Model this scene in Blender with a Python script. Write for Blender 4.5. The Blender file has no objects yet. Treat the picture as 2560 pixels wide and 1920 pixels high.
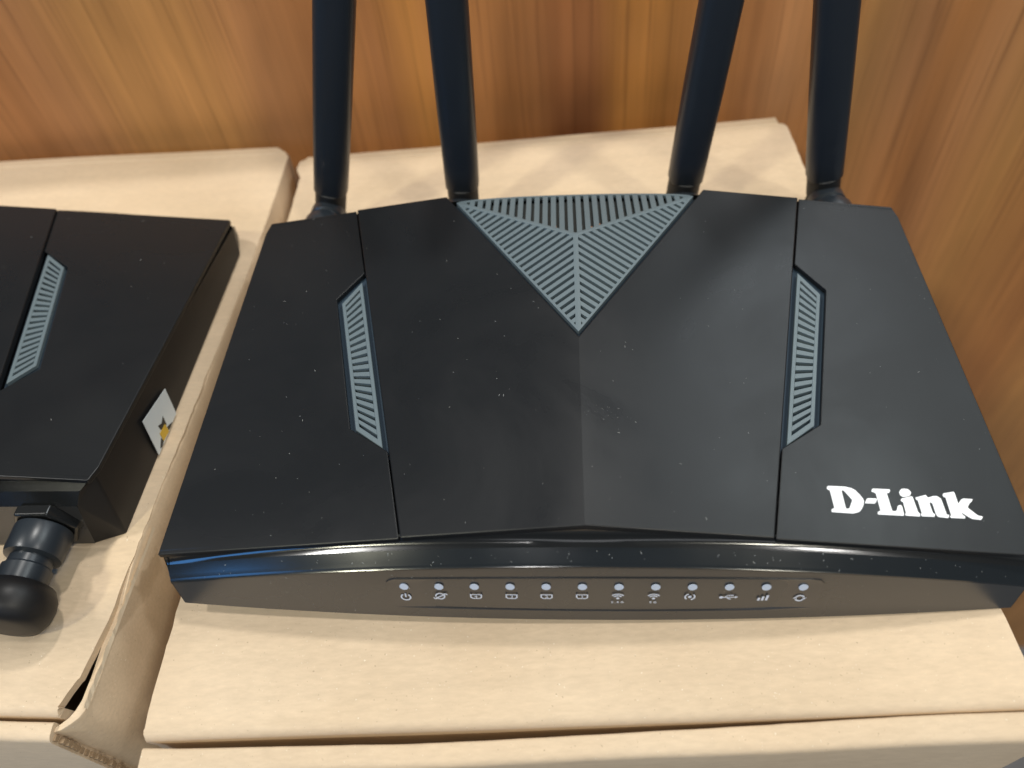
import bpy, bmesh, math, random
from mathutils import Matrix, Vector
from mathutils.geometry import tessellate_polygon

scene = bpy.context.scene
COL = scene.collection
random.seed(7)

# ------------------------------------------------------------------ camera
def look(yaw, pitch, roll):
    f = Vector((math.sin(yaw)*math.cos(pitch), math.cos(yaw)*math.cos(pitch), -math.sin(pitch)))
    r = Vector((math.cos(yaw), -math.sin(yaw), 0)); u = r.cross(f)
    R = r*math.cos(roll) + u*math.sin(roll); U = -r*math.sin(roll) + u*math.cos(roll)
    m = Matrix.Identity(4)
    for i in range(3):
        m[i][0] = R[i]; m[i][1] = U[i]; m[i][2] = -f[i]
    return m
cd = bpy.data.cameras.new('camera'); cam = bpy.data.objects.new('camera', cd); COL.objects.link(cam)
cam.matrix_world = Matrix.Translation((-0.00041, -0.17592, 0.19647)) @ look(-0.08515, 0.88996, -0.13420)
cd.sensor_width = 36.0; cd.lens = 36.0*1861.13/2560.0
cd.clip_start = 0.005; cd.clip_end = 50
cd.dof.use_dof = True; cd.dof.focus_distance = 0.212; cd.dof.aperture_fstop = 9.5
scene.camera = cam

# ------------------------------------------------------------------ world and lamps
world = bpy.data.worlds.new('World'); scene.world = world; world.use_nodes = True
bg = world.node_tree.nodes['Background']
bg.inputs[0].default_value = (0.64, 0.66, 0.68, 1); bg.inputs[1].default_value = 0.14

def lamp(name, loc, target, power, col, size, size_y=None, shape='DISK'):
    ld = bpy.data.lights.new(name, 'AREA'); ld.energy = power; ld.color = col
    ld.shape = shape; ld.size = size
    if size_y: ld.size_y = size_y
    o = bpy.data.objects.new(name, ld); COL.objects.link(o); o.location = loc
    o.rotation_euler = (Vector(target)-Vector(loc)).to_track_quat('-Z', 'Y').to_euler()
    return o
WARM = (1.0, 0.975, 0.93)
lamp('ceiling_lamp_left',  (-1.05, -0.02, 1.70), (0, 0, 0), 13.0, WARM, 0.16)
lamp('ceiling_lamp_right', (1.20, -0.25, 1.75), (0, 0, 0), 7.0, WARM, 0.16)
lamp('ceiling_lamp_back', (0.165, 0.66, 1.75), (0, 0, 0), 13.0, WARM, 0.14)
lamp('ceiling_lamp_front_left',  (-1.25, -1.25, 1.9), (0, 0, 0), 20.0, (1.0, 0.965, 0.74), 0.20)
lamp('ceiling_lamp_front_mid',   (-0.22, -1.25, 1.9), (0, 0, 0), 4.5, (1.0, 0.98, 0.96), 0.12)
lamp('ceiling_lamp_front_right', (1.10, -1.25, 1.9), (0, 0, 0), 14.0, (1.0, 0.955, 0.80), 0.20)
lamp('ceiling_panel_right', (1.45, 1.20, 1.75), (1.45, 1.20, 0), 17.0, (0.88, 0.96, 1.0), 1.0, 1.5, 'RECTANGLE')
lamp('ceiling_panel_near', (1.50, 0.62, 1.74), (1.50, 0.62, 0), 5.0, (0.90, 1.0, 0.96), 0.6, 0.4, 'RECTANGLE')
lamp('front_edge_fill', (0.5, -2.4, 1.05), (0, 0, 0), 5.0, (0.95, 0.97, 1.0), 2.2, 0.5, 'RECTANGLE')  # unseen soft light, added to bring out highlights on the lid and strip edges
lamp('blue_shop_light', (-1.00, -0.95, 0.55), (-0.08, -0.05, 0.02), 4.0, (0.10, 0.40, 1.0), 0.55)

vs = scene.view_settings
vs.view_transform = 'Standard'; vs.look = 'None'; vs.exposure = 0.0; vs.gamma = 1.0; vs.use_curve_mapping = False
scene.render.engine = 'CYCLES'
scene.cycles.use_denoising = True
scene.cycles.max_bounces = 8

# ------------------------------------------------------------------ materials
def mat(name, col, rough=0.5, spec=0.5, metal=0.0, coat=0.0):
    m = bpy.data.materials.new(name); m.use_nodes = True
    b = m.node_tree.nodes['Principled BSDF']
    b.inputs['Base Color'].default_value = (*col, 1); b.inputs['Roughness'].default_value = rough
    b.inputs['Specular IOR Level'].default_value = spec; b.inputs['Metallic'].default_value = metal
    b.inputs['Coat Weight'].default_value = coat
    return m
def N(m, t, **kw):
    n = m.node_tree.nodes.new(t)
    for k, v in kw.items(): setattr(n, k, v)
    return n
def L(m, a, b): m.node_tree.links.new(a, b)
def bsdf(m): return m.node_tree.nodes['Principled BSDF']
def coords(m, scale):
    tc = N(m, 'ShaderNodeTexCoord'); mp = N(m, 'ShaderNodeMapping')
    mp.inputs['Scale'].default_value = scale; L(m, tc.outputs['Object'], mp.inputs['Vector'])
    return mp.outputs['Vector']
def noise(m, vec, scale, detail=4, rough=0.55, dist=0.0):
    n = N(m, 'ShaderNodeTexNoise'); n.inputs['Scale'].default_value = scale; n.inputs['Detail'].default_value = detail
    n.inputs['Roughness'].default_value = rough; n.inputs['Distortion'].default_value = dist
    L(m, vec, n.inputs['Vector']); return n.outputs['Fac']
def ramp(m, fac, stops, interp='LINEAR'):
    r = N(m, 'ShaderNodeValToRGB'); r.color_ramp.interpolation = interp
    e = r.color_ramp.elements
    while len(e) < len(stops): e.new(0.5)
    for i, (p, c) in enumerate(stops):
        e[i].position = p; e[i].color = (*c, 1) if len(c) == 3 else c
    L(m, fac, r.inputs['Fac']); return r.outputs['Color']
def rng(m, fac, a, b, lo=0.0, hi=1.0):
    r = N(m, 'ShaderNodeMapRange'); r.inputs['From Min'].default_value = lo; r.inputs['From Max'].default_value = hi
    r.inputs['To Min'].default_value = a; r.inputs['To Max'].default_value = b
    L(m, fac, r.inputs['Value']); return r.outputs['Result']
def mix(m, fac, a, b, mode='MIX'):
    n = N(m, 'ShaderNodeMix', data_type='RGBA', blend_type=mode)
    for s, v in ((n.inputs[0], fac), (n.inputs[6], a), (n.inputs[7], b)):
        if isinstance(v, (int, float)): s.default_value = v
        elif isinstance(v, tuple): s.default_value = (*v, 1)
        else: L(m, v, s)
    return n.outputs[2]
def bump(m, h, strength, dist):
    b = N(m, 'ShaderNodeBump'); b.inputs['Strength'].default_value = strength; b.inputs['Distance'].default_value = dist
    L(m, h, b.inputs['Height']); L(m, b.outputs['Normal'], bsdf(m).inputs['Normal'])

def plastic(name, col, r0, r1, spec=0.5, grain=0.10):
    m = mat(name, col, r0, spec)
    v = coords(m, (1, 1, 1))
    L(m, rng(m, noise(m, v, 30, 3), r0, r1, 0.3, 0.7), bsdf(m).inputs['Roughness'])
    if grain: bump(m, noise(m, v, 6000, 2), grain, 0.00005)
    return m
M_LID = mat('satin_black_plastic', (0.0100, 0.0112, 0.0130), 0.3, 0.30)
_v = coords(M_LID, (1, 1, 1))
_sm = noise(M_LID, _v, 16, 5, 0.6, 0.7)
L(M_LID, rng(M_LID, _sm, 0.25, 0.39, 0.34, 0.66), bsdf(M_LID).inputs['Roughness'])
bump(M_LID, noise(M_LID, _v, 5200, 2), 0.16, 0.00006)
M_GLOSS = plastic('gloss_black_plastic', (0.010, 0.011, 0.012), 0.13, 0.20, 0.75, 0.0)
M_STRIP = plastic('strip_black_plastic', (0.010, 0.013, 0.016), 0.13, 0.18, 0.6, 0.0)
M_FACE = plastic('front_black_plastic', (0.026, 0.027, 0.029), 0.24, 0.32, 1.0, 0.05)
M_PANEL = plastic('indicator_film', (0.029, 0.029, 0.031), 0.20, 0.26, 1.0, 0.0)
M_DARK = plastic('matt_black_plastic', (0.009, 0.010, 0.012), 0.45, 0.6, 0.4, 0.0)
M_ANT = plastic('antenna_rubbery_plastic', (0.013, 0.018, 0.026), 0.36, 0.46, 0.5, 0.1)
M_GRILLE = plastic('slate_grey_plastic', (0.108, 0.143, 0.162), 0.42, 0.5, 0.5, 0.05)
M_GRILLE_SHADED = plastic('shaded_slate_plastic', (0.022, 0.040, 0.062), 0.6, 0.7, 0.3, 0.0)  # the grille's grey plastic, with the shade inside the slots put into its colour
M_DECK = plastic('grey_deck_plastic', (0.05, 0.055, 0.052), 0.5, 0.6, 0.3, 0.0)
M_SIDE = plastic('side_black_plastic', (0.010, 0.010, 0.011), 0.40, 0.5, 0.35, 0.1)
M_WHITE = mat('white_print', (0.86, 0.88, 0.92), 0.45)
M_PRINT = mat('pale_print', (0.60, 0.65, 0.76), 0.5)
M_LED = mat('led_diffuser', (0.52, 0.60, 0.74), 0.45)
M_COPPER = mat('copper_contact', (0.75, 0.42, 0.22), 0.35, metal=0.6)
M_METAL = mat('grey_hinge_plastic', (0.020, 0.026, 0.034), 0.32)
M_DUST = mat('dust', (0.42, 0.43, 0.42), 0.9, 0.1)
M_STICK = mat('sticker_paper', (0.62, 0.68, 0.72), 0.4)
M_SBLK = mat('sticker_black_ink', (0.02, 0.02, 0.018), 0.5)
M_SYEL = mat('sticker_yellow_ink', (0.62, 0.40, 0.03), 0.45)

def cardboard(name, k=1.0):
    m = mat(name, (0.6, 0.45, 0.3), 0.85, 0.15)
    v = coords(m, (1, 1, 1))
    big = noise(m, v, 14, 3)
    base = ramp(m, big, [(0.30, (0.600*k, 0.462*k, 0.318*k)), (0.55, (0.640*k, 0.502*k, 0.354*k)), (0.75, (0.670*k, 0.530*k, 0.380*k))])
    blot = rng(m, noise(m, coords(m, (7, 22, 22)), 1.0, 5, 0.6), 0.90, 1.07, 0.28, 0.72)
    base = mix(m, 1.0, base, mixv(m, blot), 'MULTIPLY')
    flute = N(m, 'ShaderNodeTexWave'); flute.inputs['Scale'].default_value = 38; flute.inputs['Distortion'].default_value = 1.5; flute.bands_direction = 'Y'
    L(m, v, flute.inputs['Vector'])
    base = mix(m, 1.0, base, mixv(m, rng(m, flute.outputs['Fac'], 0.985, 1.01)), 'MULTIPLY')
    v2 = coords(m, (260, 900, 900))
    fib = rng(m, noise(m, v2, 1.0, 3, 0.6), 0.92, 1.06, 0.25, 0.75)
    c = mix(m, 1.0, base, mixv(m, fib), 'MULTIPLY')
    sp = noise(m, v, 1500, 1, 0.4)
    c = mix(m, rng(m, sp, 0.0, 0.45, 0.745, 0.80), c, (0.16*k, 0.10*k, 0.06*k))
    sp2 = noise(m, coords(m, (1.1, 0.9, 1)), 1700, 1, 0.4)
    c = mix(m, rng(m, sp2, 0.0, 0.7, 0.75, 0.80), c, (0.80, 0.74, 0.62))
    L(m, c, bsdf(m).inputs['Base Color'])
    bump(m, noise(m, coords(m, (120, 420, 420)), 1.0, 4), 0.10, 0.00025)
    return m
def mixv(m, val):
    n = N(m, 'ShaderNodeCombineColor')
    for i in range(3): L(m, val, n.inputs[i])
    return n.outputs[0]
M_CARD = cardboard('kraft_cardboard')
M_TORN = mat('torn_paper', (0.64, 0.53, 0.39), 0.9, 0.1)
M_FLUTE = mat('corrugated_core', (0.34, 0.24, 0.15), 0.9, 0.1)

def wood():
    m = mat('wood_laminate', (0.3, 0.15, 0.06), 0.42, 0.35)
    tc = N(m, 'ShaderNodeTexCoord'); sx = N(m, 'ShaderNodeSeparateXYZ'); L(m, tc.outputs['Object'], sx.inputs[0])
    v = coords(m, (1, 1, 0.10))
    warp = noise(m, v, 9, 2)
    add = N(m, 'ShaderNodeMath', operation='MULTIPLY_ADD'); add.inputs[1].default_value = 0.055
    L(m, warp, add.inputs[0]); L(m, sx.outputs['X'], add.inputs[2])
    u = rng(m, add.outputs[0], 0.0, 1.0, -0.30+0.0275, 0.34+0.0275)
    lt = (0.560, 0.285, 0.092); md = (0.500, 0.205, 0.064); dk = (0.280, 0.092, 0.034); og = (0.660, 0.285, 0.060); pk = (0.520, 0.240, 0.098); br = (0.400, 0.160, 0.056)
    band = ramp(m, u, [(0.00, md), (0.09, br), (0.125, pk), (0.17, lt), (0.225, lt), (0.255, pk), (0.305, br), (0.335, md), (0.357, br),
                       (0.385, og), (0.41, md), (0.44, md), (0.475, br), (0.497, dk), (0.522, dk), (0.532, og), (0.565, og), (0.60, md), (0.622, br),
                       (0.645, pk), (0.675, md), (0.70, lt), (0.745, pk), (0.775, md), (0.81, pk), (0.87, lt), (0.93, md), (1.0, lt)])
    band = mix(m, 0.42, band, (0.475, 0.212, 0.074))
    blot = noise(m, coords(m, (16, 1, 5)), 1.0, 4, 0.6, 0.8)
    band = mix(m, 1.0, band, mixv(m, rng(m, blot, 0.86, 1.12, 0.3, 0.7)), 'MULTIPLY')
    v3 = coords(m, (105, 1, 2.4))
    st = noise(m, v3, 1.0, 5, 0.6, 0.6)
    c = mix(m, 1.0, band, mixv(m, rng(m, st, 0.85, 1.13, 0.3, 0.7)), 'MULTIPLY')
    v4 = coords(m, (420, 1, 9))
    st2 = noise(m, v4, 1.0, 3, 0.6)
    c = mix(m, rng(m, st2, 0.0, 0.60, 0.55, 0.70), c, mix(m, 0.5, c, (0.10, 0.035, 0.015)))
    L(m, c, bsdf(m).inputs['Base Color'])
    return m
M_WOOD = wood()
M_FLOOR = mat('grey_floor', (0.22, 0.23, 0.25), 0.6)
v_ = coords(M_FLOOR, (1, 1, 1)); L(M_FLOOR, ramp(M_FLOOR, noise(M_FLOOR, v_, 20, 5), [(0.3, (0.17, 0.18, 0.20)), (0.7, (0.27, 0.28, 0.30))]), bsdf(M_FLOOR).inputs['Base Color'])

# ------------------------------------------------------------------ mesh helpers
def obj(name, verts, faces, m, parent=None, bevel=0.0, seg=2, smooth=False, angle=30):
    me = bpy.data.meshes.new(name); me.from_pydata([tuple(v) for v in verts], [], faces); me.validate(); me.update()
    bm = bmesh.new(); bm.from_mesh(me); bmesh.ops.recalc_face_normals(bm, faces=bm.faces); bm.to_mesh(me); bm.free()
    me.materials.append(m)
    o = bpy.data.objects.new(name, me); COL.objects.link(o)
    if parent: o.parent = parent
    if bevel:
        b = o.modifiers.new('bevel', 'BEVEL'); b.width = bevel; b.segments = seg; b.limit_method = 'ANGLE'; b.angle_limit = math.radians(angle)
    if smooth:
        for p in me.polygons: p.use_smooth = True
        me.set_sharp_from_angle(angle=math.radians(angle))
    return o
def tag(o, label, cat=None, group=None, kind=None):
    if label: o['label'] = label
    if cat: o['category'] = cat
    if group: o['group'] = group
    if kind: o['kind'] = kind
    return o
def prism_data(polys, zt, th):
    """polys: list of 2-D outlines sharing points; zt(x,y,i) = top height; th = thickness."""
    V, idx, top = [], {}, []
    for i, p in enumerate(polys):
        f = []
        for (x, y) in p:
            k = (round(x, 6), round(y, 6))
            if k not in idx:
                idx[k] = len(V); V.append((x, y, zt(x, y)))
            f.append(idx[k])
        top.append(f)
    n = len(V); V = V + [(x, y, z-th) for x, y, z in V]
    F = [tuple(f) for f in top] + [tuple(n+i for i in reversed(f)) for f in top]
    ed = {}
    for f in top:
        for a, b in zip(f, f[1:]+f[:1]):
            ed[(a, b)] = 1
    for (a, b) in ed:
        if (b, a) not in ed: F.append((b, a, n+a, n+b))
    return V, F
def prism(name, polys, zt, th, m, parent=None, bevel=0.0, seg=2):
    def area(p): return sum(a[0]*b[1]-b[0]*a[1] for a, b in zip(p, p[1:]+p[:1]))
    polys = [p if area(p) > 0 else p[::-1] for p in polys]
    V, F = prism_data(polys, zt, th)
    return obj(name, V, F, m, parent, bevel, seg)
def tess(loops):
    tri = tessellate_polygon([[Vector((x, y, 0)) for x, y in lp] for lp in loops])
    flat = [p for lp in loops for p in lp]
    return flat, [tuple(t) for t in tri]
def decal(name, loops, place, th, m, parent):
    """flat shape with holes laid on a surface: place(x, y, h) -> point at height h over the surface."""
    flat, tri = tess(loops); n = len(flat)
    V = [place(x, y, th) for x, y in flat] + [place(x, y, -0.00005) for x, y in flat]
    F = list(tri); k = 0
    for lp in loops:
        c = len(lp)
        for i in range(c): F.append((k+i, k+(i+1) % c, n+k+(i+1) % c, n+k+i))
        k += c
    return obj(name, V, F, m, parent)
def lathe(profile, seg=32):
    """profile (r, z) -> mesh data round the z axis, closed at both ends."""
    V, F = [], []
    for r, z in profile:
        for k in range(seg):
            a = 2*math.pi*k/seg; V.append((r*math.cos(a), r*math.sin(a), z))
    for i in range(len(profile)-1):
        for k in range(seg):
            F.append((i*seg+k, i*seg+(k+1) % seg, (i+1)*seg+(k+1) % seg, (i+1)*seg+k))
    F.append(tuple(reversed(range(seg)))); F.append(tuple((len(profile)-1)*seg+k for k in range(seg)))
    return V, F
def clip(poly, nx, ny, d):
    """keep the side nx*x+ny*y <= d"""
    out = []
    for a, b in zip(poly, poly[1:]+poly[:1]):
        da, db = nx*a[0]+ny*a[1]-d, nx*b[0]+ny*b[1]-d
        if da <= 0: out.append(a)
        if da*db < 0:
            t = da/(da-db); out.append((a[0]+(b[0]-a[0])*t, a[1]+(b[1]-a[1])*t))
    return out
def inset(poly, ws):
    """convex outline (counter-clockwise) moved inwards by ws[i] along edge i"""
    n = len(poly); lines = []
    for i in range(n):
        a, b = poly[i], poly[(i+1) % n]; ex, ey = b[0]-a[0], b[1]-a[1]; l = math.hypot(ex, ey)
        nx, ny = -ey/l, ex/l; lines.append((nx, ny, nx*a[0]+ny*a[1]+ws[i]))
    out = []
    for i in range(n):
        a, b = lines[i-1], lines[i]; det = a[0]*b[1]-a[1]*b[0]
        out.append(((a[2]*b[1]-b[2]*a[1])/det, (a[0]*b[2]-b[0]*a[2])/det))
    return out

# ------------------------------------------------------------------ setting: wall, floor, counter
WALL_Y = 0.157
wl = obj('wood_panel_wall', [(x, y, z) for x in (-1.2, 1.4) for y in (WALL_Y, WALL_Y+0.03) for z in (-0.84, 0.12)],
         [(0, 1, 3, 2), (4, 6, 7, 5), (0, 4, 5, 1), (2, 3, 7, 6), (0, 2, 6, 4), (1, 5, 7, 3)], M_WOOD)
tag(wl, 'brown wood grain laminate panel standing behind the cardboard boxes', 'wall')
fl = obj('floor', [(-3, -3, -0.84), (3, -3, -0.84), (3, 3, -0.84), (-3, 3, -0.84)], [(0, 1, 2, 3)], M_FLOOR); fl['kind'] = 'structure'
BOX_H = 0.075
ct = obj('counter', [(x, y, z) for x in (-0.35, 0.10) for y in (-0.10, 0.12) for z in (-0.84, -BOX_H-0.001)],
         [(0, 1, 3, 2), (4, 6, 7, 5), (0, 4, 5, 1), (2, 3, 7, 6), (0, 2, 6, 4), (1, 5, 7, 3)], M_WOOD); ct['kind'] = 'structure'

# ------------------------------------------------------------------ cardboard boxes
def lerp_tab(tab, t):
    if t <= tab[0][0]: return tab[0][1]
    for (a, va), (b, vb) in zip(tab, tab[1:]):
        if t <= b: return va+(vb-va)*(t-a)/(b-a) if b > a else vb
    return tab[-1][1]
def wav(x, y, s):
    return (math.sin(x*23+s)*math.cos(y*19+s*2.1)+0.5*math.sin(x*57+y*31+s*3))*0.00022
def make_box(name, W, D, left, right, front, fp_in, fp_out, mtx, seed, front_th, x0, x1, sidex, side_in, wrap=False):
    """left/right: tables y->x of the lid edges, front: table x->y of the lid's front fold, fp_in/out: inner and outer line of the front wall"""
    rnd = random.Random(seed)
    root = bpy.data.objects.new(name, None); COL.objects.link(root); root.matrix_world = mtx
    # lid sheet with a rounded front fold that tucks in
    ys = sorted(set([round(y, 5) for y, _ in left]+[round(y, 5) for y, _ in right]), reverse=True)
    yb = max(ys); NX = 44; r = 0.0027
    vals = []
    y = yb
    fine = [yb-0.0004*i for i in range(1, 40)] + [yb-0.016-0.004*i for i in range(0, 64)]
    rowsY = sorted(set([round(v, 5) for v in ys+fine if v > -1]), reverse=True)
    V, F = [], []; nrow = 0
    jl = [rnd.uniform(-1, 1)*0.00022 for _ in range(400)]; jr = [rnd.uniform(-1, 1)*0.00022 for _ in range(400)]
    fmax = max(v for _, v in front)
    rowsY = [v for v in rowsY if v > fmax+r+0.0005]
    prof = [('flat', v) for v in rowsY] + [('arc', a) for a in range(0, 100, 10)] + [('down', 0.006), ('down', 0.014)]
    for k, (kind, val) in enumerate(prof):
        for i in range(NX+1):
            t = i/NX
            yref = val if kind == 'flat' else fmax+r
            xl = lerp_tab(sorted(left), yref)+jl[k]; xr = lerp_tab(sorted(right), yref)+jr[k]
            x = xl+(xr-xl)*t; fy = lerp_tab(front, x)
            if kind == 'flat':
                s = max(0.0, min(1.0, (val-(fmax+r))/0.05)); yy = val+(fy-fmax)*(1-s); z = wav(x, yy, seed)
                z -= 0.0006*max(0, 1-s)**2
                cr = yb-0.0068; z -= 0.0005*math.exp(-((val-cr)/0.0007)**2)+max(0.0, val-cr)*0.13
            elif kind == 'arc':
                a = math.radians(val); yy = fy+r-r*math.sin(a); z = -0.0006-r*(1-math.cos(a))+wav(x, fy+r, seed)
            else:
                yy = fy+0.0006; z = -0.0006-r-val
            V.append((x, yy, z))
        nrow += 1
    st = NX+1
    for k in range(nrow-1):
        for i in range(NX): F.append((k*st+i, k*st+i+1, (k+1)*st+i+1, (k+1)*st+i))
    lid = obj('lid_panel', V, F, M_CARD, root, smooth=True, angle=50)
    sd = lid.modifiers.new('thickness', 'SOLIDIFY'); sd.thickness = 0.0026; sd.offset = -1
    es = lid.modifiers.new('split', 'EDGE_SPLIT'); es.split_angle = math.radians(45)
    # make sure the sheet thickens downwards
    if lid.data.polygons[len(lid.data.polygons)//4].normal.z < 0: lid.data.flip_normals()
    # front wall: folded double sheet with a rounded top
    V, F = [], []; NXF = 48; topz = -0.0016
    for i in range(NXF+1):
        t = i/NXF; x = x0+(x1-x0)*t
        yi = lerp_tab(fp_in, x); yo = lerp_tab(fp_out, x)
        w = 0.0002*math.sin(x*80+seed)+rnd.uniform(-1, 1)*0.00006
        ra = 0.0008; rb = 0.0022
        ring = [(yi, -BOX_H), (yi, topz-ra), (yi-ra*0.3, topz-ra*0.3), (yi-ra, topz)]
        for a in (0, 22, 45, 67, 90):
            an = math.radians(a); ring.append((yo+rb-rb*math.sin(an), topz-0.0003-rb*(1-math.cos(an))))
        ring += [(yo, -BOX_H)]
        for yy, z in ring: V.append((x, yy+w*0.5, z+w if z > -0.02 else z))
    n = 10
    for i in range(NXF):
        for j in range(n-1): F.append((i*n+j, (i+1)*n+j, (i+1)*n+j+1, i*n+j+1))
        F.append((i*n+n-1, (i+1)*n+n-1, (i+1)*n, i*n))
    F.append(tuple(range(n))); F.append(tuple(reversed([NXF*n+j for j in range(n)])))
    obj('front_panel', V, F, M_CARD, root, smooth=True, angle=60)
    # bared flutes at the ends of the front wall
    for xe, sg in ((x1, 1), (x0, -1)):
        V, F = [], []; k = 0
        yi = lerp_tab(fp_in, xe); yo = lerp_tab(fp_out, xe)
        cnt = 26
        for q in range(cnt):
            za = -0.004-q*(BOX_H-0.008)/cnt; zb = za-(BOX_H-0.008)/cnt*0.55
            dx = sg*(0.0005+rnd.random()*0.0012)
            for (yy) in (yo+0.0006, yo+0.0020):
                for zz in (za, zb):
                    V.append((xe-sg*0.0004, yy, zz)); V.append((xe+dx, yy, zz))
            b = k*8; k += 1
            F += [(b, b+1, b+3, b+2), (b+4, b+6, b+7, b+5), (b, b+4, b+5, b+1), (b+2, b+3, b+7, b+6), (b+1, b+5, b+7, b+3)]
        o = obj('corrugated_edge', V, F, M_FLUTE, root); o['kind'] = 'stuff'
    # side walls, back wall, bottom
    yf = side_in
    for sx, ox in sidex:
        V = []; F = []
        M_ = 30
        for i in range(M_+1):
            tt = i/M_
            yy = yf+(yb-0.002-yf)*tt
            bend = 0.0
            if wrap and sx > 0 and i < 8:
                bend = [-0.0072, -0.0056, -0.0036, -0.0020, -0.0009, -0.0003, -0.0001, 0][i]; yy = yf+[-0.0042, -0.0036, -0.0022, -0.0005, 0.0015, 0.004, 0.010, 0.020][i]
            elif wrap and sx > 0: yy = yf+0.020+(yb-0.022-yf)*(i-7)/(M_-7)
            zt = -0.0030+0.0004*math.sin(yy*70+seed)+rnd.uniform(-1, 1)*0.00015+(0.0026*max(0, min(1, (yy-0.015)/0.03)) if wrap and sx > 0 else 0)
            bow = -0.0016 if (wrap and sx > 0) else 0.0010*math.sin(math.pi*i/M_)
            xo = ox(yy)+bend
            V += [(xo-sx*0.003, yy, zt), (xo-sx*0.0004, yy, zt), (xo, yy, zt-0.0006), (xo+sx*bow, yy, -0.03), (xo+sx*bow*1.5, yy, -BOX_H), (xo+sx*(bow*1.5-0.003), yy, -BOX_H)]
        for i in range(M_):
            for j in range(6): F.append((i*6+j, (i+1)*6+j, (i+1)*6+(j+1) % 6, i*6+(j+1) % 6))
        F += [tuple(range(6)), tuple(M_*6+j for j in reversed(range(6)))]
        obj('side_panel', V, F, M_CARD, root, smooth=True, angle=40)
    xa = min(ox(0.0)-0.0 for _, ox in sidex)+0.004; xb = max(ox(0.0) for _, ox in sidex)-0.004
    def plate(nm, a, b):
        obj(nm, [(x, y, z) for x in (a[0], b[0]) for y in (a[1], b[1]) for z in (a[2], b[2])],
            [(0, 1, 3, 2), (4, 6, 7, 5), (0, 4, 5, 1), (2, 3, 7, 6), (0, 2, 6, 4), (1, 5, 7, 3)], M_CARD, root)
    plate('back_panel', (xa, yb-0.006, -BOX_H), (xb, yb-0.003, -0.0034))
    plate('bottom_panel', (xa+0.0002, yf+0.001, -BOX_H+0.0003), (xb-0.0002, yb-0.0065, -BOX_H+0.003))
    return root

rb = make_box('cardboard_box', 0.2232, 0.254,
    [(0.1280, -0.1075), (0.1262, -0.1080), (0.1244, -0.1104), (0.1200, -0.1108), (0.1169, -0.1104), (0.1117, -0.1082), (0.0827, -0.1086), (-0.0893, -0.1110), (-0.1190, -0.1118), (-0.126, -0.1112)],
    [(0.1280, 0.1088), (0.1222, 0.1086), (0.1217, 0.1110), (0.1190, 0.1117), (0.0952, 0.1114), (-0.1013, 0.1116), (-0.1145, 0.1120), (-0.126, 0.1120)],
    [(-0.112, -0.1254), (-0.10, -0.1254), (-0.044, -0.1258), (0.006, -0.1263), (0.06, -0.1267), (0.112, -0.1269)],
    [(-0.112, -0.1268), (-0.10, -0.1275), (-0.07, -0.1283), (-0.044, -0.1286), (0.006, -0.1285), (0.03, -0.1280), (0.054, -0.1275), (0.08, -0.12735), (0.112, -0.1273)],
    [(-0.112, -0.1340), (-0.044, -0.1343), (0.05, -0.1340), (0.112, -0.1340)],
    Matrix.Identity(4), 1, 0.006, -0.1112, 0.1112,
    [(-1, lambda y: -0.1095-0.0008*(1 if y < 0 else 0)*min(1, -y/0.1)), (1, lambda y: 0.1105)], -0.1225)
tag(rb, 'kraft cardboard box with folded front flap under the upright white-lettered router', 'box', 'cardboard boxes carrying the routers')
LB_RIGHT = sorted([(0.2585, -0.0055), (0.2565, -0.0030), (0.2520, 0.0012), (0.2485, 0.0027), (0.20, 0.0042), (0.17, 0.0044), (0.10, 0.0036), (0.052, 0.0028), (0.0276, 0.0024), (0.018, 0.0014), (0.010, 0.0000), (0.004, -0.0026), (-0.002, -0.0045)])
LB_M = Matrix.Translation((-0.13439, -0.11944, 0)) @ Matrix.Rotation(-0.0597, 4, 'Z')
lb = make_box('cardboard_box', 0.2232, 0.254,
    [(0.2585, -0.222), (0.12, -0.2225), (-0.002, -0.2232)],
    LB_RIGHT,
    [(-0.224, 0.0008), (0.004, 0.0008)],
    [(-0.224, -0.0004), (-0.02, -0.0005), (0.004, -0.0004)],
    [(-0.224, -0.0056), (0.004, -0.0052)],
    LB_M, 4, 0.005, -0.2225, -0.0030,
    [(-1, lambda y: -0.2232), (1, lambda y: 0.0046 if y < 0.02 else (0.0046+(lerp_tab(LB_RIGHT, y)+0.0004-0.0046)*min(1, (y-0.02)/0.03)))], 0.0015, True)
tag(lb, 'kraft cardboard box with torn right edge under the rear-facing router at left', 'box', 'cardboard boxes carrying the routers')
# torn paper fringe along the left box's right edge
V, F = [], []; rnd = random.Random(3)
yy = 0.003; k = 0
prev = None
while yy < 0.058:
    w0 = max(0.0002, 0.0010*(1-yy/0.064)*rnd.uniform(0.1, 1.4)); xb_ = 0.0046-0.0002
    xm = xb_-w0-0.0003
    V += [(xb_+0.0001, yy, -0.0024), (xb_-w0*0.5, yy, -0.0016+rnd.uniform(0, 0.0008)), (xm, yy, -0.0022)]
    if prev is not None:
        F += [(prev, k, k+1, prev+1), (prev+1, k+1, k+2, prev+2)]
    prev = k; k += 3; yy += rnd.uniform(0.0008, 0.0022)
tf_ = obj('torn_paper_edge', V, F, M_TORN, lb)

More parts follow.
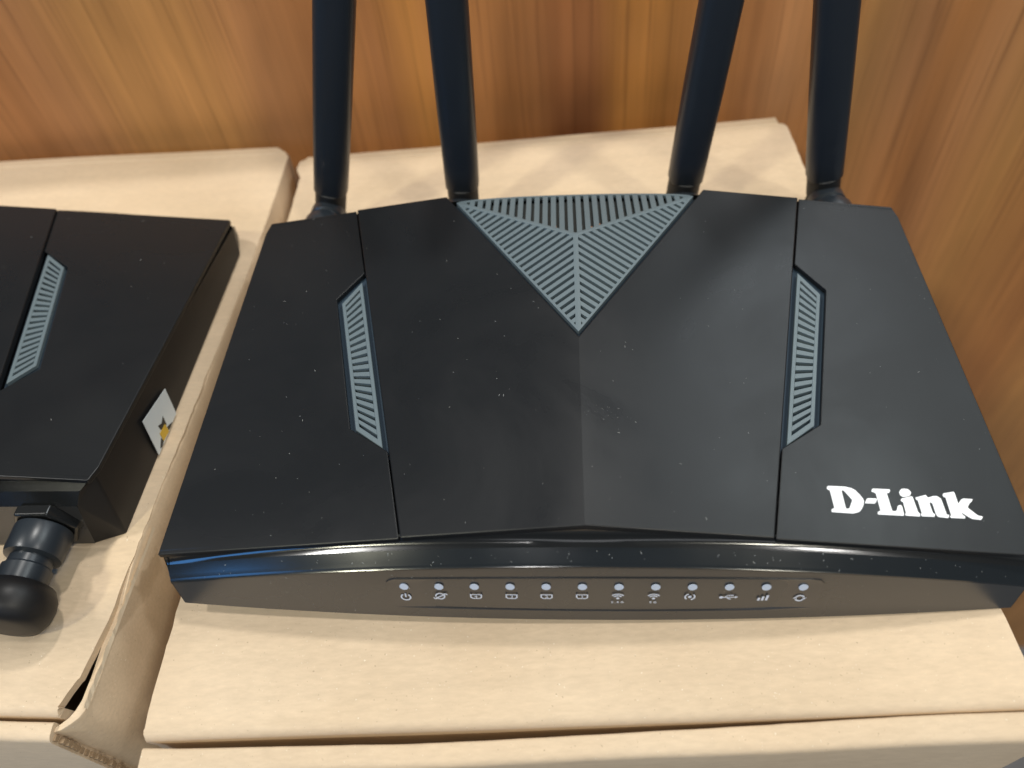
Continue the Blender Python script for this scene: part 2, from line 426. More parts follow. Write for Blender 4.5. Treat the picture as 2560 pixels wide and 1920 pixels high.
# ------------------------------------------------------------------ router
KX, KY = 0.139, 0.0661
HF, HB, YF, YB = 0.1138, 0.1105, -0.0634, 0.0628
HU = 0.115
def S(x, y, dz=0.0): return 0.0330+(y+0.0632)*KY-KX*abs(x)+dz
def half(y): return HF+(HB-HF)*(y-YF)/(YB-YF)
def rows_front(x):
    u = (x/HU)**2
    yB, zB, zl = -0.0656+0.0016*u, 0.0258-0.0145*u, S(x, YF)-0.0009
    return [(-0.0626, zl), (-0.0629, zB-0.0004), (yB, zB),
            (-0.0695+0.0017*u, 0.0233-0.0143*u), (-0.0745+0.0040*u, 0.0015+0.0005*u), (-0.0600, 0.0015)]
def rows_rear(x):
    u = (x/HB)**2
    zt_ = S(x, YB)-0.0010 if abs(x) > 0.0425 else 0.0340
    return [(0.0614, zt_), (0.0618, 0.0258-0.002*u), (0.0645, 0.0245-0.002*u), (0.0672, 0.0205-0.002*u), (0.0700, 0.0012), (0.0600, 0.0012)]
def face_pt(x, z, h=0.0):
    r = rows_front(x); c, d = r[3], r[4]; t = (c[1]-z)/(c[1]-d[1])
    ny, nz = -(c[1]-d[1]), -(d[0]-c[0])*1.0
    l = math.hypot(ny, nz); ny /= l; nz = abs(nz)/l
    return (x, c[0]+(d[0]-c[0])*t+ny*h, z+nz*h)
LETTERS = {
 'D': [[(63.2,-47.3),(63.5,-46.8),(63.9,-46.6),(68.2,-46.5),(69.8,-46.8),(70.7,-47.3),(71.6,-48.5),(72.2,-49.6),(72.3,-50.2),(71.9,-51.4),(71.2,-52.5),(70.5,-53.3),(69.6,-53.7),(68.5,-54.0),(63.2,-54.0),(63.0,-53.8),(63.2,-53.2),(64.0,-52.8),(63.9,-47.9),(63.4,-47.7)],
       [(67.0,-47.7),(67.5,-47.6),(67.9,-48.1),(69.2,-50.1),(69.1,-50.5),(68.0,-52.5),(67.7,-52.7),(67.1,-52.8),(67.0,-52.5)]],
 'hyphen': [[(72.4,-50.8),(73.2,-49.6),(73.6,-49.4),(75.7,-49.3),(75.9,-49.5),(75.5,-50.3),(75.0,-50.8),(72.5,-50.9)]],
 'L': [[(75.1,-47.1),(75.4,-46.6),(75.8,-46.5),(80.1,-46.4),(80.1,-46.8),(79.7,-47.4),(79.0,-47.6),(79.1,-52.4),(79.4,-52.6),(80.0,-52.5),(80.4,-52.2),(80.9,-51.1),(81.3,-50.8),(81.9,-50.7),(82.1,-51.1),(82.0,-53.1),(81.8,-53.7),(75.2,-53.8),(75.0,-53.6),(75.2,-53.1),(76.0,-52.7),(76.0,-47.9),(75.6,-47.6),(75.0,-47.4)]],
 'dot': [[(82.4,-47.1),(82.8,-46.5),(83.4,-46.0),(84.3,-45.9),(85.1,-46.0),(85.6,-46.6),(85.6,-47.1),(85.1,-47.8),(84.1,-48.2),(83.0,-48.3),(82.5,-48.0)]],
 'i': [[(82.2,-49.3),(82.6,-48.8),(85.3,-48.0),(85.7,-48.1),(85.9,-52.3),(86.3,-52.8),(86.0,-53.6),(82.4,-53.6),(82.2,-53.3),(82.6,-52.8),(82.7,-49.9),(82.3,-49.6)]],
 'n': [[(86.4,-48.3),(86.6,-48.2),(89.4,-47.3),(89.7,-47.9),(89.9,-48.0),(91.3,-47.5),(92.3,-47.4),(93.2,-48.0),(93.3,-49.1),(93.4,-52.5),(94.0,-52.6),(93.5,-53.5),(91.3,-53.4),(90.7,-53.2),(90.5,-52.5),(90.5,-49.7),(90.1,-49.3),(89.7,-49.7),(89.8,-52.3),(90.3,-52.7),(89.9,-53.4),(86.6,-53.5),(86.4,-53.1),(86.8,-52.5),(86.8,-49.1),(86.4,-48.8)]],
 'k': [[(94.0,-47.0),(94.4,-46.5),(97.3,-45.8),(97.5,-46.2),(97.5,-49.2),(98.6,-48.0),(99.3,-47.6),(101.9,-47.6),(101.3,-48.4),(100.7,-48.8),(99.7,-50.0),(99.9,-50.4),(101.7,-52.2),(102.9,-52.4),(102.6,-52.9),(102.1,-53.4),(99.9,-53.3),(98.9,-52.7),(98.1,-52.1),(97.5,-51.5),(97.7,-52.4),(98.2,-52.7),(97.9,-53.3),(94.3,-53.4),(94.0,-53.1),(94.5,-52.6),(94.6,-47.7),(94.1,-47.5)]],
}
# ---- small printed symbols, drawn in millimetres round their centre
def ring(cx, cy, ro, ri, a0=0, a1=360, n=28):
    if a1-a0 >= 360:
        return [[(cx+ro*math.cos(2*math.pi*i/n), cy+ro*math.sin(2*math.pi*i/n)) for i in range(n)],
                [(cx+ri*math.cos(2*math.pi*i/n), cy+ri*math.sin(2*math.pi*i/n)) for i in range(n)]]
    a = [math.radians(a0+(a1-a0)*i/n) for i in range(n+1)]
    return [[(cx+ro*math.cos(t), cy+ro*math.sin(t)) for t in a]+[(cx+ri*math.cos(t), cy+ri*math.sin(t)) for t in reversed(a)]]
def disc(cx, cy, r, n=18): return [[(cx+r*math.cos(2*math.pi*i/n), cy+r*math.sin(2*math.pi*i/n)) for i in range(n)]]
def bar(x0, y0, x1, y1, w):
    l = math.hypot(x1-x0, y1-y0); nx, ny = -(y1-y0)/l*w/2, (x1-x0)/l*w/2
    return [[(x0+nx, y0+ny), (x0-nx, y0-ny), (x1-nx, y1-ny), (x1+nx, y1+ny)]]
def poly(*p): return [list(p)]
SEGD = {'1': [bar(-.18, .38, .1, .58, .2), bar(.08, -.6, .08, .6, .24)],
        '2': [ring(0, .22, .42, .20, -40, 170, 12), bar(.22, .0, -.28, -.48, .22), bar(-.42, -.5, .45, -.5, .22)],
        '3': [ring(0, .28, .36, .15, -75, 160, 12), ring(0, -.26, .40, .18, -160, 75, 12)],
        '4': [bar(.12, -.62, .12, .62, .24), bar(-.48, -.22, .45, -.22, .2), bar(-.42, -.18, .1, .55, .2)],
        '5': [bar(-.3, .5, .4, .5, .22), bar(-.28, .0, -.28, .55, .22), ring(-.02, -.16, .44, .21, -150, 120, 14)],
        'G': [ring(0, 0, .62, .36, 40, 350, 18), bar(.08, -.12, .6, -.12, .22)],
        '.': [bar(-.12, -.5, .12, -.5, .24)]}
def text(s, cx, cy, k, adv):
    out = []; x = cx-sum(adv[c] for c in s)/2
    for c in s:
        for sh in SEGD[c]:
            out.append([[(x+adv[c]/2+px*k, cy+py*k) for px, py in lp] for lp in sh])
        x += adv[c]
    return out
def port(d):
    o = [(-1.55, .95), (1.55, .95), (1.55, -.45), (.95, -.95), (-.95, -.95), (-1.55, -.45)]
    i = [(-1.2, .62), (1.2, .62), (1.2, -.30), (.8, -.64), (-.8, -.64), (-1.2, -.30)]
    return [[o, i]]+[[[(px*.78, py*.78) for px, py in lp] for lp in sh] for sh in SEGD[d]]
ADV = {'2': .98, '.': .42, '4': 1.0, 'G': 1.3, '5': 1.0}
def wifi(label):
    return [ring(0, -.95, 2.15, 1.75, 42, 138, 14), ring(0, -.95, 1.45, 1.05, 42, 138, 12), disc(0, -.75, .42)]+text(label, 0, -2.35, .66, ADV)
ICONS = [
 ('power', [ring(0, -.15, 1.42, 1.0, 125, 415, 26), bar(0, -.15, 0, 1.35, .42)]),
 ('globe', [ring(0, 0, 1.35, .95, 15, 190, 20), ring(0, 0, 1.35, .95, 205, 375, 20), bar(-1.2, -.85, 1.35, .75, .34), ring(1.3, .55, .7, .35, 0, 120, 10), ring(-1.2, -.6, .7, .35, 180, 300, 10)]),
 ('port', port('4')), ('port', port('3')), ('port', port('2')), ('port', port('1')),
 ('wireless', wifi('2.4G')), ('wireless', wifi('5G')),
 ('pairing', [ring(0, 0, 1.4, 1.0, 105, 230, 16), ring(0, 0, 1.4, 1.0, 285, 410, 16), disc(0, 0, .48)]),
 ('usb', [disc(-1.75, 0, .5), bar(-1.5, 0, 2.0, 0, .32), poly((1.75, -.5), (2.5, 0), (1.75, .5)), bar(-.9, 0, -.1, .85, .3), bar(-.1, .82, 1.3, .82, .32), bar(-.4, 0, .3, -.75, .3), bar(.3, -.72, .75, -.72, .4)]),
 ('signal', [bar(-1.05, -1.0, -.85, .15, .62), bar(-.05, -1.0, .12, .65, .62), bar(.95, -1.0, 1.2, 1.1, .62)]),
 ('sync', [ring(0, 0, 1.3, .82, 20, 150, 14), ring(0, 0, 1.3, .82, 200, 330, 14), poly((.6, .1), (1.75, .1), (1.15, -.6)), poly((-.6, -.1), (-1.75, -.1), (-1.15, .6))]),
]
LED_X = [-0.04642+i*(0.05449+0.04642)/11 for i in range(12)]
def led_z(x): return 0.0157-0.52*(x-0.004)**2
ICON_X = [-.04646, -.03731, -.02791, -.0187, -.00968, -.00062, .00847, .01752, .02665, .03627, .045, .05431]
ICON_Z = [.01035, .0110, .01125, .0115, .0117, .0118, .0119, .0118, .0116, .0112, .0106, .0102]

def loft(xs, rowfn, r0, r1):
    V, F = [], []; n = r1-r0+1
    for x in xs:
        for (y, z) in rowfn(x)[r0:r1+1]: V.append((x, y, z))
    for i in range(len(xs)-1):
        for j in range(n-1): F.append((i*n+j, (i+1)*n+j, (i+1)*n+j+1, i*n+j+1))
    return V, F

def dust(parent, n, spot, name, rnd, size=1.0):
    V, F = [], []; k = 0
    for _ in range(n):
        p, ax, ay, nz = spot()
        l = rnd.choice([0.10, 0.12, 0.14, 0.16, 0.2, 0.25, 0.3, 0.4, 0.7])*0.001*size; w = rnd.uniform(0.05, 0.10)*0.001*size
        a = rnd.uniform(0, math.pi); bend = rnd.uniform(-1, 1)*0.9
        pts = []
        for t in (-0.5, 0.0, 0.5):
            an = a+bend*t
            pts.append((t*l*math.cos(an), t*l*math.sin(an)))
        for (qx, qy) in pts:
            for s in (-1, 1):
                ex, ey = qx-s*w/2*math.sin(a), qy+s*w/2*math.cos(a)
                V.append(p+ax*ex+ay*ey+nz*0.00006)
        F += [(k, k+1, k+3, k+2), (k+2, k+3, k+5, k+4)]; k += 6
    o = obj(name, V, F, M_DUST, parent); o['kind'] = 'stuff'
    return o

ANT_X = (-0.0958, -0.0423, 0.0423, 0.0958)
def make_router(name, mtx, leans, tilt, seed, printed=True, only=None, kn=0.67, bz=0.0017, ay=0.0890, kz=-0.0045, axs=0.0):
    rnd = random.Random(seed)
    root = bpy.data.objects.new(name, None); COL.objects.link(root); root.matrix_world = mtx
    g = 0.00022
    sf, sb = 0.0465, 0.0769
    def seam(y): return sf+(sb-sf)*(y-YF)/(YB-YF)
    # --- centre lid with its crease
    def half_poly(s):
        return [(0, YF), (s*(sf-g), YF), (s*(sb-g), YB), (s*0.0440, YB), (s*0.0418, 0.0592), (0, -0.0051)]
    prism('lid_panel', [half_poly(1), half_poly(-1)], lambda x, y: S(x, y), 0.0022, M_LID, root, 0.00035, 2)
    # --- wings with the grille cut-out
    rec = [(0.0702, 0.0315), (0.0775, 0.0213), (0.0651, -0.0289), (0.0534, -0.0374)]
    grl = [(0.0700, 0.0280), (0.0755, 0.0195), (0.0634, -0.0293), (0.0546, -0.0361)]
    for s in (1, -1):
        w = [(s*(sf+g), YF), (s*HF, YF), (s*half(0.058), 0.058), (s*(HB-0.001), YB), (s*(sb+g), YB)] + [(s*(seam(rec[0][1])+g), rec[0][1])] + \
            [(s*x, y) for x, y in rec[1:3]] + [(s*(seam(rec[3][1])+g), rec[3][1])]
        prism('wing_panel', [w], lambda x, y: S(x, y, -0.0006), 0.0018, M_LID, root, 0.0003, 2)
        # side grille: frame and fanned slats
        q = [(s*x, y) for x, y in grl]
        if s > 0: q = q[::-1]
        ccw = q if sum(a[0]*b[1]-b[0]*a[1] for a, b in zip(q, q[1:]+q[:1])) > 0 else q[::-1]
        # find the four inner points in the order inner-top, outer-top, outer-bottom, inner-bottom
        def key(p): return min(range(4), key=lambda i: (abs(p[0])-grl[i][0])**2+(p[1]-grl[i][1])**2)
        ws = []
        for a, b in zip(ccw, ccw[1:]+ccw[:1]):
            ks = {key(a), key(b)}
            ws.append(0.0011 if ks in ({0, 3}, {1, 2}) else 0.0014)
        inn = inset(ccw, ws)
        frame = [[a, b, d, c] for a, b, c, d in zip(ccw, ccw[1:]+ccw[:1], inn, inn[1:]+inn[:1])]
        gr = prism('side_grille', frame, lambda x, y: S(x, y, -0.0010), 0.0014, M_GRILLE, root, 0.00012, 1)
        im = {key(p): pi for p, pi in zip(ccw, inn)}
        nsl = 20; tot = nsl+(nsl-1)*1.25
        for k in range(nsl-1):
            t0 = (k+1+k*1.25)/tot; t1 = (k+1+(k+1)*1.25)/tot
            def P(i, j, t): return (im[i][0]+(im[j][0]-im[i][0])*t, im[i][1]+(im[j][1]-im[i][1])*t)
            prism('slat', [[P(0, 3, t0), P(1, 2, t0), P(1, 2, t1), P(0, 3, t1)]], lambda x, y: S(x, y, -0.00103), 0.0012, M_GRILLE, gr)
        prism('grille_backing', [[(s*x, y) for x, y in [(seam(0.034)+0.0001, 0.034), (0.080, 0.022), (0.068, -0.030), (seam(-0.039)+0.0001, -0.039)]]],
              lambda x, y: S(x, y, -0.00265), 0.0004, M_GRILLE_SHADED, gr)
    # --- triangular grille at the back of the lid
    mid, tip, cl, cr = (0.0, 0.0359), (0.0, -0.0036), (-0.0402, 0.0587), (0.0402, 0.0587)
    zm, zc = S(0, mid[1]), S(cl[0], cl[1])
    def SB(x, y): return zm+(zc-zm)*(y-mid[1])/(cl[1]-mid[1])
    arc = [(0.0402*math.cos(math.radians(a)), 0.0587+0.0036*math.sin(math.radians(a))) for a in range(0, 181, 15)]
    facets = []
    fl_ = [tip, mid, cl]; fr_ = [tip, cr, mid]
    frames_side = []; slats_side = []
    def facet(poly3, ws, dirv, pitch, duty, off):
        a = sum(p[0]*q_[1]-q_[0]*p[1] for p, q_ in zip(poly3, poly3[1:]+poly3[:1]))
        if a < 0: poly3 = poly3[::-1]; ws = [ws[1], ws[0], ws[2]] if len(ws) == 3 else ws
        inn = inset(poly3, ws)
        fr = [[p, q_, d, c] for p, q_, c, d in zip(poly3, poly3[1:]+poly3[:1], inn, inn[1:]+inn[:1])]
        l = math.hypot(*dirv); nx, ny = -dirv[1]/l, dirv[0]/l
        ds = [nx*p[0]+ny*p[1] for p in inn]; lo, hi = min(ds), max(ds)
        sl = []; k = 0; d0 = lo+off
        while d0 < hi:
            st = clip(clip(inn, nx, ny, d0+pitch*duty), -nx, -ny, -d0)
            if len(st) >= 3:
                ar = abs(sum(p[0]*q_[1]-q_[0]*p[1] for p, q_ in zip(st, st[1:]+st[:1])))/2
                if ar > 2e-7: sl.append(st)
            d0 += pitch
        return fr, sl
    wB = 0.0007; wR = 0.0008
    # edges: left facet tip->mid (ridge), mid->cl (ridge), cl->tip (border)
    frL, slL = facet([tip, mid, cl], [wR, wR, wB], (-0.0165, -0.0125), 0.00252, 0.56, 0.0004)
    mirror = lambda ps: [[(-x, y) for x, y in p][::-1] for p in ps]
    frR, slR = mirror(frL), mirror(slL)
    backp = [mid]+arc
    def inset_back():
        tri = inset([mid, cr, cl], [wR, 0.0, wR]); mi = tri[0]
        a2 = []
        for (x, y) in arc:
            xx = x*0.955; a2.append((xx, min(y-0.0009, 10)))
        # clip against the two inner ridge lines
        out = [mi]+a2
        for sgn in (1, -1):
            ex, ey = cr[0]-mid[0], cr[1]-mid[1]; l = math.hypot(ex, ey)
            nx, ny = sgn*ey/l, -ex/l      # pointing outwards (down, away)
            out = clip(out, nx, ny, nx*mid[0]+ny*mid[1]-wR)
        return out
    ib = inset_back()
    nar = len(arc)
    # frame of the back facet: ridge bars and arc bar
    ibs = sorted([p for p in ib if p[1] > 0.045], key=lambda p: -p[0])
    mi = min(ib, key=lambda p: p[1])
    outer_arc = [arc[0]]+[(p[0]/0.955 if abs(p[0]) < 0.0384 else math.copysign(0.0402, p[0]), 0.0) for p in ibs[1:-1]]+[arc[-1]]
    def arcy(x): return 0.0587+0.0036*math.sqrt(max(0, 1-(x/0.0402)**2))
    outer_arc = [(x, arcy(x)) for x, _ in outer_arc]
    frB = [[mid, outer_arc[0], ibs[0], mi], [mid, mi, ibs[-1], outer_arc[-1]]]
    for a, b, c, d in zip(outer_arc, outer_arc[1:], ibs, ibs[1:]): frB.append([a, b, d, c])
    def zt(x, y):
        # the flush facets and the back facet meet on the ridges
        yr = mid[1]+(cl[1]-mid[1])*abs(x)/0.0402
        return (SB(x, y) if y > yr+1e-6 else S(x, y))+0.0001
    tg = prism('triangle_grille', frL+frR+frB, zt, 0.0014, M_GRILLE, root)
    for p in slL+slR: prism('slat', [p], lambda x, y: S(x, y)+0.00005, 0.0013, M_GRILLE, tg)
    nb = 27
    for k in range(nb+1):
        xc = -0.0375+0.075*k/nb
        st = clip(clip(ib, 1, 0, xc+0.00085), -1, 0, -(xc-0.00085))
        if len(st) >= 3:
            ar = abs(sum(p[0]*q_[1]-q_[0]*p[1] for p, q_ in zip(st, st[1:]+st[:1])))/2
            if ar > 2e-7: prism('slat', [st], lambda x, y: SB(x, y)+0.00005, 0.0013, M_GRILLE, tg)
    prism('grille_backing', [[(0, -0.0041), (0, 0.0359), (-0.0410, 0.0592)], [(0, -0.0041), (0.0410, 0.0592), (0, 0.0359)]], lambda x, y: S(x, y)-0.0017, 0.0006, M_GRILLE_SHADED, tg)
    prism('grille_backing', [[(0, 0.0372), (0.0395, 0.0588), (0.03, 0.0600), (0, 0.0612), (-0.03, 0.0600), (-0.0395, 0.0588)]], lambda x, y: SB(x, y)-0.0022, 0.0005, M_DECK, tg)
    for xx, l in ((-0.0065, 0.0016), (-0.0038, 0.0020), (0.0052, 0.0012), (0.0078, 0.0014)):
        yc = mid[1]+(cl[1]-mid[1])*abs(xx)/0.0402+0.0024
        prism('copper_contact', [[(xx-0.0005, yc), (xx+0.0005, yc), (xx+0.0005, yc+l), (xx-0.0005, yc+l)]], lambda x, y: SB(x, y)-0.0012, 0.0004, M_COPPER, tg)
    # --- inner deck, walls
    dk = lambda s: [(0, -0.0612), (s*0.1115, -0.0612), (s*0.1085, 0.0612), (0, 0.0612)]
    prism('inner_deck', [dk(1), dk(-1)], lambda x, y: min(S(x, y)-0.0048, 0.0300), 0.0015, M_DARK, root)
    XE = [0.1128, 0.1116, 0.1098]
    n = 49
    xs = [-0.1128+0.2256*i/(n-1) for i in range(n)]
    def rowsE(x):
        r = rows_front(x); return r
    def squeeze(V, ends, R):
        out = []
        for i, (x, y, z) in enumerate(V):
            j = i % len(R); out.append((x*R[j], y, z))
        return out
    def fillet(x):
        r = rows_front(x); (y0, zl), (yB, zB) = r[0], r[2]; h = zl-zB
        out = [(y0+0.0004, zl+0.0003)]
        for a in (0, 15, 30, 42, 52, 60, 67):
            an = math.radians(a); out.append((y0+(yB-y0)*(1-math.cos(an)), zl-h*math.sin(an)))
        return out+[(yB, zB)]
    V, F = loft(xs, fillet, 0, 8); fb = obj('front_band', squeeze(V, 0, [1.006]*8+[1.0]), F, M_GLOSS, root, smooth=True, angle=20)
    V, F = loft(xs, rows_front, 2, 3)
    # the lit strip gets a rounded lower lip
    V, F = [], []
    for x in xs:
        r = rows_front(x); b, c, d = r[2], r[3], r[4]
        l1 = math.hypot(c[0]-b[0], c[1]-b[1]); e1 = ((c[0]-b[0])/l1, (c[1]-b[1])/l1)
        l2 = math.hypot(d[0]-c[0], d[1]-c[1]); e2 = ((d[0]-c[0])/l2, (d[1]-c[1])/l2)
        w = 0.0006
        k = [(b[0]+0.0008, b[1]-0.0010), b, (b[0]+e1[0]*l1*0.6, b[1]+e1[1]*l1*0.6), (c[0]-e1[0]*w*1.3, c[1]-e1[1]*w*1.3), (c[0]-e1[0]*w, c[1]-e1[1]*w),
             (c[0]-e1[0]*w*0.42, c[1]-e1[1]*w*0.42-0.00004), (c[0]+e2[0]*w*0.15-0.00012, c[1]+e2[1]*w*0.15), (c[0]+e2[0]*w*0.9-0.00012, c[1]+e2[1]*w*0.9), (c[0]+e2[0]*w*1.0+0.0004, c[1]+e2[1]*w)]
        q_ = [1.0, 1.0, 0.995, 0.992, 0.992, 0.991, 0.990, 0.990, 0.990]
        for (y, z), sc_ in zip(k, q_): V.append((x*sc_, y, z))
    for i in range(n-1):
        for j in range(8): F.append((i*9+j, (i+1)*9+j, (i+1)*9+j+1, i*9+j+1))
    obj('bevel_strip', V, F, M_STRIP, root, smooth=True, angle=38)
    V, F = loft(xs, rows_front, 3, 5); obj('front_face', squeeze(V, 0, [0.989, 0.974, 0.974]), F, M_FACE, root, smooth=True, angle=20)
    # rear
    xr = [-0.1062+0.2124*i/30 for i in range(31)]
    V, F = loft(xr, rows_rear, 0, 2); obj('rear_band', squeeze(V, 0, [1.03, 1.028, 1.0]), F, M_GLOSS, root, smooth=True, angle=20)
    V, F = loft(xr, rows_rear, 2, 3); obj('rear_bevel', squeeze(V, 0, [1.0, 0.982]), F, M_GLOSS, root)
    V, F = loft(xr, rows_rear, 3, 5); obj('rear_face', squeeze(V, 0, [0.982, 0.955, 0.955]), F, M_FACE, root, smooth=True, angle=20)
    # housing: sides with corner chamfers and base
    V, F = [], []
    for s in (1, -1):
        b = len(V)
        f1 = rows_front(0.1128*s); r1 = rows_rear(0.1062*s)
        fa = (s*0.1134, -0.0600); ra = (s*0.1097, 0.0598)
        P = [(fa[0], fa[1], S(fa[0], YF)-0.0016), (s*0.1130, -0.0600, bz), (ra[0], ra[1], S(ra[0], YB)-0.0016), (s*0.1102, 0.0668, bz),
             (s*0.1131, -0.0628, S(0.1131, YF)-0.0016), (s*0.1128, f1[2][0], f1[2][1]), (s*0.1117, f1[3][0], f1[3][1]), (s*0.1099, f1[4][0], f1[4][1]),
             (s*0.1093, 0.0618, S(0.1093, YB)-0.0016), (s*0.1062, r1[2][0], r1[2][1]), (s*0.1043, r1[3][0], r1[3][1]), (s*0.1014, r1[4][0], r1[4][1])]
        V += P
        F += [(b, b+1, b+3, b+2), (b, b+4, b+5), (b, b+5, b+6), (b, b+6, b+1), (b+1, b+6, b+7), (b+2, b+9, b+8), (b+2, b+10, b+9), (b+2, b+3, b+10), (b+3, b+11, b+10)]
    F.append((1, 7, 19, 13, 15, 23, 11, 3))
    obj('housing', V, F, M_SIDE, root, 0.0004, 2, angle=20)
    for fx in (-0.085, 0.085):
        for fy in (-0.050, 0.050):
            zb = tilt*fx-0.0009 if tilt else 0.0
            V, F = lathe([(0.004, min(zb, 0.0012)), (0.005, 0.0016), (0.005, 0.003)], 16)
            obj('foot', [(x+fx, y+fy, z) for x, y, z in V], F, M_DARK, root)
    # --- indicator panel
    if printed:
        pan = [(-.05098, .0157), (-.0500, .0168), (-.0485, .01712), (-.02, .0186), (.004, .0190), (.03, .0185), (.0565, .01705), (.0585, .0167), (.0596, .0154), (.05909, .00765), (.0584, .0063), (.0568, .00555), (.03, .00560), (0, .00566), (-.03, .00575), (-.04938, .00585), (-.0505, .0063), (-.0511, .0072)]
        # keep the upper edge parallel to the strip
        pan = [(x, (min(z, 0.0) if False else z)) for x, z in pan]
        top = [(-.0485+i*(.1050)/20) for i in range(21)]
        up = [(x, 0.01712+0.0020*(1-((x-0.004)/0.0535)**2)-0.0001) for x in top]
        outl = [(-.05098, .0157), (-.0500, .0166)]+up+[(.0585, .0167), (.0596, .0154), (.05909, .00765), (.0584, .0063), (.0568, .00555)]+\
               [(.045-i*.01, .0056+0.00002*i) for i in range(10)]+[(-.04938, .00585), (-.0505, .0063), (-.0511, .0072)]
        ip = decal('indicator_panel', [outl], lambda x, z, h: face_pt(x, z, h), 0.0003, M_PANEL, root)
        for x in LED_X:
            zc_ = led_z(x)
            decal('indicator_light', disc(0, 0, 1.0, 24), lambda px, py, h, x=x, zc_=zc_: face_pt(x+px*0.00116, zc_+py*0.00112, 0.0003+h), 0.00012, M_LED, ip)
        for (nm, shapes), x, z in zip(ICONS, ICON_X, ICON_Z):
            V, F = [], []
            for sh in shapes:
                flat, tri = tess(sh); k = len(V)
                V += [face_pt(x+px*0.001, z+py*0.00097, 0.00036) for px, py in flat]
                F += [tuple(k+i for i in t) for t in tri]
            obj('printed_symbol', V, F, M_PRINT, ip)['label'] = 'pale printed %s symbol' % nm
        for nm, lp in LETTERS.items():
            decal('logo_letter' if nm not in ('hyphen', 'dot') else 'logo_mark', [[((x-0.7-(x-63.2)*0.01)*0.001, (y-1.12)*0.001) for x, y in l_] for l_ in lp], lambda x, y, h: (x, y, S(x, y, -0.0006)+h), 0.00008, M_WHITE, root)
    # --- antennas
    for i, (ax, le) in enumerate(zip(ANT_X, leans)):
        if only is not None and i not in only: continue
        hz = 0.0120
        ant = None
        # body
        V, F = [], []; SEG = 28
        prof = [(0.0088, 0.0060, 0.0052), (0.0094, 0.0064, 0.0055), (0.0200, 0.0065, 0.0056), (0.045, 0.0067, 0.0057), (0.08, 0.0067, 0.0056), (0.12, 0.0064, 0.0052), (0.150, 0.0058, 0.0046), (0.156, 0.0050, 0.0040), (0.158, 0.0034, 0.0028)]
        for (z, a, b) in prof:
            for k in range(SEG):
                t = 2*math.pi*(k+0.5)/SEG; c, s_ = math.cos(t), math.sin(t); e = 2/3.0
                V.append((math.copysign(abs(c)**e, c)*a, math.copysign(abs(s_)**e, s_)*b, z))
        for r in range(len(prof)-1):
            for k in range(SEG): F.append((r*SEG+k, r*SEG+(k+1) % SEG, (r+1)*SEG+(k+1) % SEG, (r+1)*SEG+k))
        F += [tuple(reversed(range(SEG))), tuple((len(prof)-1)*SEG+k for k in range(SEG))]
        ant = obj('antenna', V, F, M_ANT, root, smooth=True, angle=40)
        ant.matrix_local = Matrix.Translation((ax+axs, ay, hz)) @ Matrix.Rotation(math.radians(le), 4, 'Y')
        V, F = lathe([(0.0050, 0.000), (0.0060, 0.0005), (0.0060, 0.0090), (0.0056, 0.0094)], 24); obj('collar', V, F, M_DARK, ant, smooth=True)
        # round hinge knuckle, axis along y
        V, F = lathe([(0.0050, -0.0060), (0.0080, -0.0052), (0.0093, -0.0028), (0.0096, 0.0), (0.0093, 0.0020), (0.0080, 0.0044), (0.0050, 0.0052)], 36)
        obj('hinge_knuckle', [(x*kn, -z*kn, y*kn+kz) for x, y, z in V], F, M_SIDE, ant, smooth=True, angle=50)
        st = obj('hinge_stub', *[(lambda d: ([(x, -z*(ay-0.0674)/0.0216, y) for x, y, z in d[0]], d[1]))(lathe([(0.0052, 0.0030), (0.0066, 0.0038), (0.0068, 0.0082), (0.0060, 0.0088), (0.0058, 0.0108), (0.0076, 0.0112), (0.0079, 0.0120), (0.0080, 0.0180), (0.0078, 0.0184)], 32))][0], M_METAL, ant, smooth=True, angle=30)
        V, F = lathe([(0.0092, 0.0182), (0.0098, 0.0186), (0.0098, 0.0216)], 6)
        hx = obj('hex_nut', [(x, -z-(ay-0.0890), y) for x, y, z in V], F, M_GLOSS, ant, 0.0003, 2)
        # stub and nut keep level with the case while the antenna leans
        for o_ in (st, hx): o_.matrix_local = Matrix.Rotation(-math.radians(le), 4, 'Y')
    # --- dust
    def lid_spot():
        while True:
            y = rnd.uniform(YF+0.001, YB-0.001); x = rnd.uniform(-1, 1)*(half(y)-0.001)
            if abs(x) < 0.043*(y+0.004)/0.0625 and y > -0.004: continue
            if 0.052 < abs(x) < 0.079 and -0.037 < y < 0.033: continue
            dz = 0 if abs(x) < seam(y) else -0.0006
            s_ = 1 if x > 0 else -1
            return Vector((x, y, S(x, y, dz))), Vector((1, 0, -KX*s_)).normalized(), Vector((0, 1, KY)).normalized(), Vector((KX*s_, -KY, 1)).normalized()
    dust(root, 140 if printed else 90, lid_spot, 'dust', rnd)
    if printed:
        def strip_spot():
            x = rnd.uniform(-0.108, 0.108); r = rows_front(x)
            if rnd.random() < 0.55:
                a, b = r[2], r[3]; t = rnd.random()*0.9; y, z = a[0]+(b[0]-a[0])*t, a[1]+(b[1]-a[1])*t; nn = Vector((0, -0.54, 0.84))
            else:
                z = rnd.uniform(0.003, max(0.006, r[3][1]-0.001)); p = face_pt(x, z, 0.00035); y, z = p[1], p[2]; nn = Vector((0, -0.97, 0.22))
            return Vector((x, y, z)), Vector((1, 0, 0)), nn.cross(Vector((1, 0, 0))).normalized(), nn
        dust(root, 105, strip_spot, 'dust', rnd)
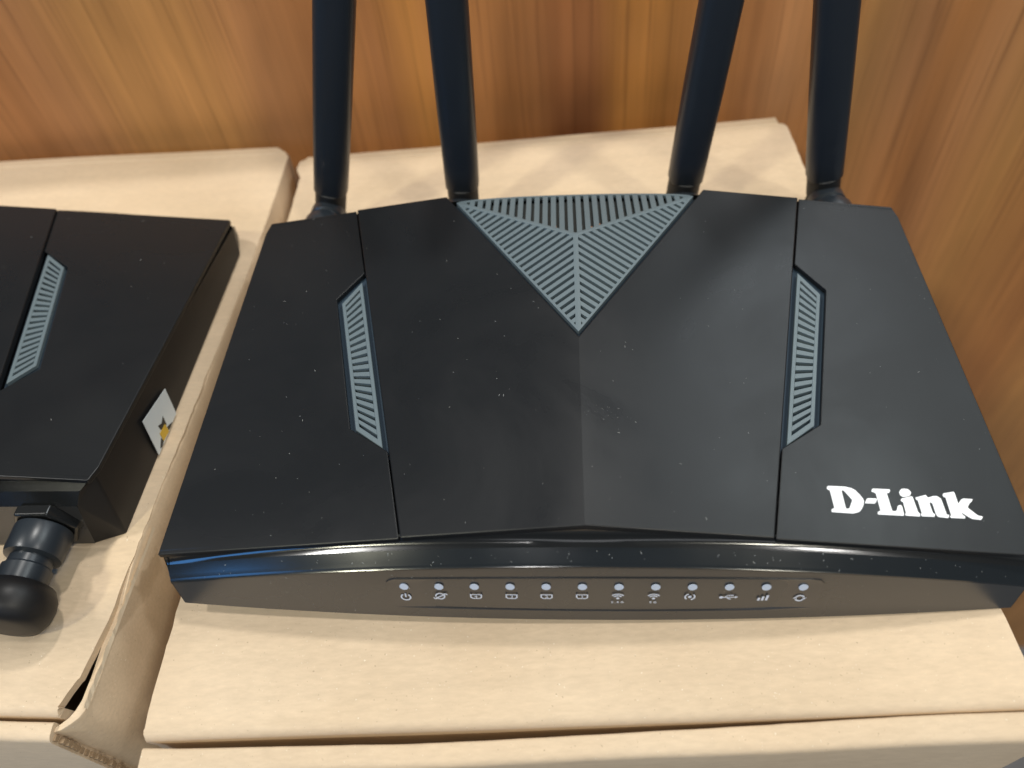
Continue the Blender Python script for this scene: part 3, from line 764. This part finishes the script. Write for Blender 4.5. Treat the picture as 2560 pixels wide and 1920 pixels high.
        def scuff_spot():
            if rnd.random() < 0.65: x, y = 0.002+rnd.gauss(0.004, 0.004), -0.0305+rnd.gauss(0, 0.0012)
            else: y = rnd.uniform(0.02, 0.05); x = half(y)-abs(rnd.gauss(0, 0.003))-0.0008
            dz = 0 if abs(x) < seam(y) else -0.0006; s_ = 1 if x > 0 else -1
            return Vector((x, y, S(x, y, dz))), Vector((1, 0, -KX*s_)).normalized(), Vector((0, 1, KY)).normalized(), Vector((KX*s_, -KY, 1)).normalized()
        dust(root, 34, scuff_spot, 'scuff', rnd, 0.7)
    return root

yaw = -0.04907; tilt = 0.02676
rx = 0.00622+0.0012*math.cos(yaw); ry = -0.02678+0.0012*math.sin(yaw)
RM = Matrix.Translation((rx, ry, 0.0012)) @ Matrix.Rotation(yaw, 4, 'Z') @ Matrix.Rotation(tilt, 4, 'Y')
r1 = make_router('wireless_router', RM, (14.9, 2.2, 2.7, -11.4), tilt, 11, True)
tag(r1, 'black wireless router with white logo and front indicator row on the right-hand box', 'router', 'black wireless routers on cardboard boxes')
LM = Matrix.Translation((-0.24067, 0.00563, -0.0008)) @ Matrix.Rotation(-0.04482+math.pi, 4, 'Z')
r2 = make_router('wireless_router', LM, (38.0, 0.0, 0.0, 0.0), 0.0, 23, False, None, 1.10, 0.0010, 0.0935, -0.0008, 0.0035)
tag(r2, 'black wireless router with a white sticker on its side, partly out of frame at left', 'router', 'black wireless routers on cardboard boxes')

# sticker on the left router's side
def side_pt(y, z, h): return (-(0.1138-(y-YF)*0.0252)-h, y, z)
def stick(name, p, h, m, par): return decal(name, [[(y*0.001, z*0.001) for y, z in p]], lambda y, z, t: side_pt(y, z, h+t), 0.0001, m, par)
sk = stick('sticker', [(19.1, 12.3), (35.3, 15.9), (38.7, 1.8), (21.6, 1.8)], 0.0002, M_STICK, r2)
stick('sticker_star', [(27.3, 7.9), (28.2, 4.4), (31.6, 6.0), (31.5, 8.2), (29.6, 7.0)], 0.0003, M_SBLK, sk)
stick('sticker_emblem', [(28.7, 5.4), (29.2, 2.0), (33.6, 2.6), (33.0, 5.9)], 0.0004, M_SYEL, sk)
stick('sticker_star', [(28.6, 3.6), (27.1, 2.9), (25.4, 2.0), (27.8, 1.9), (28.9, 2.2)], 0.0003, M_SBLK, sk)
stick('sticker_star', [(33.7, 4.3), (33.5, 2.5), (35.7, 1.9), (36.5, 2.6)], 0.0003, M_SBLK, sk)
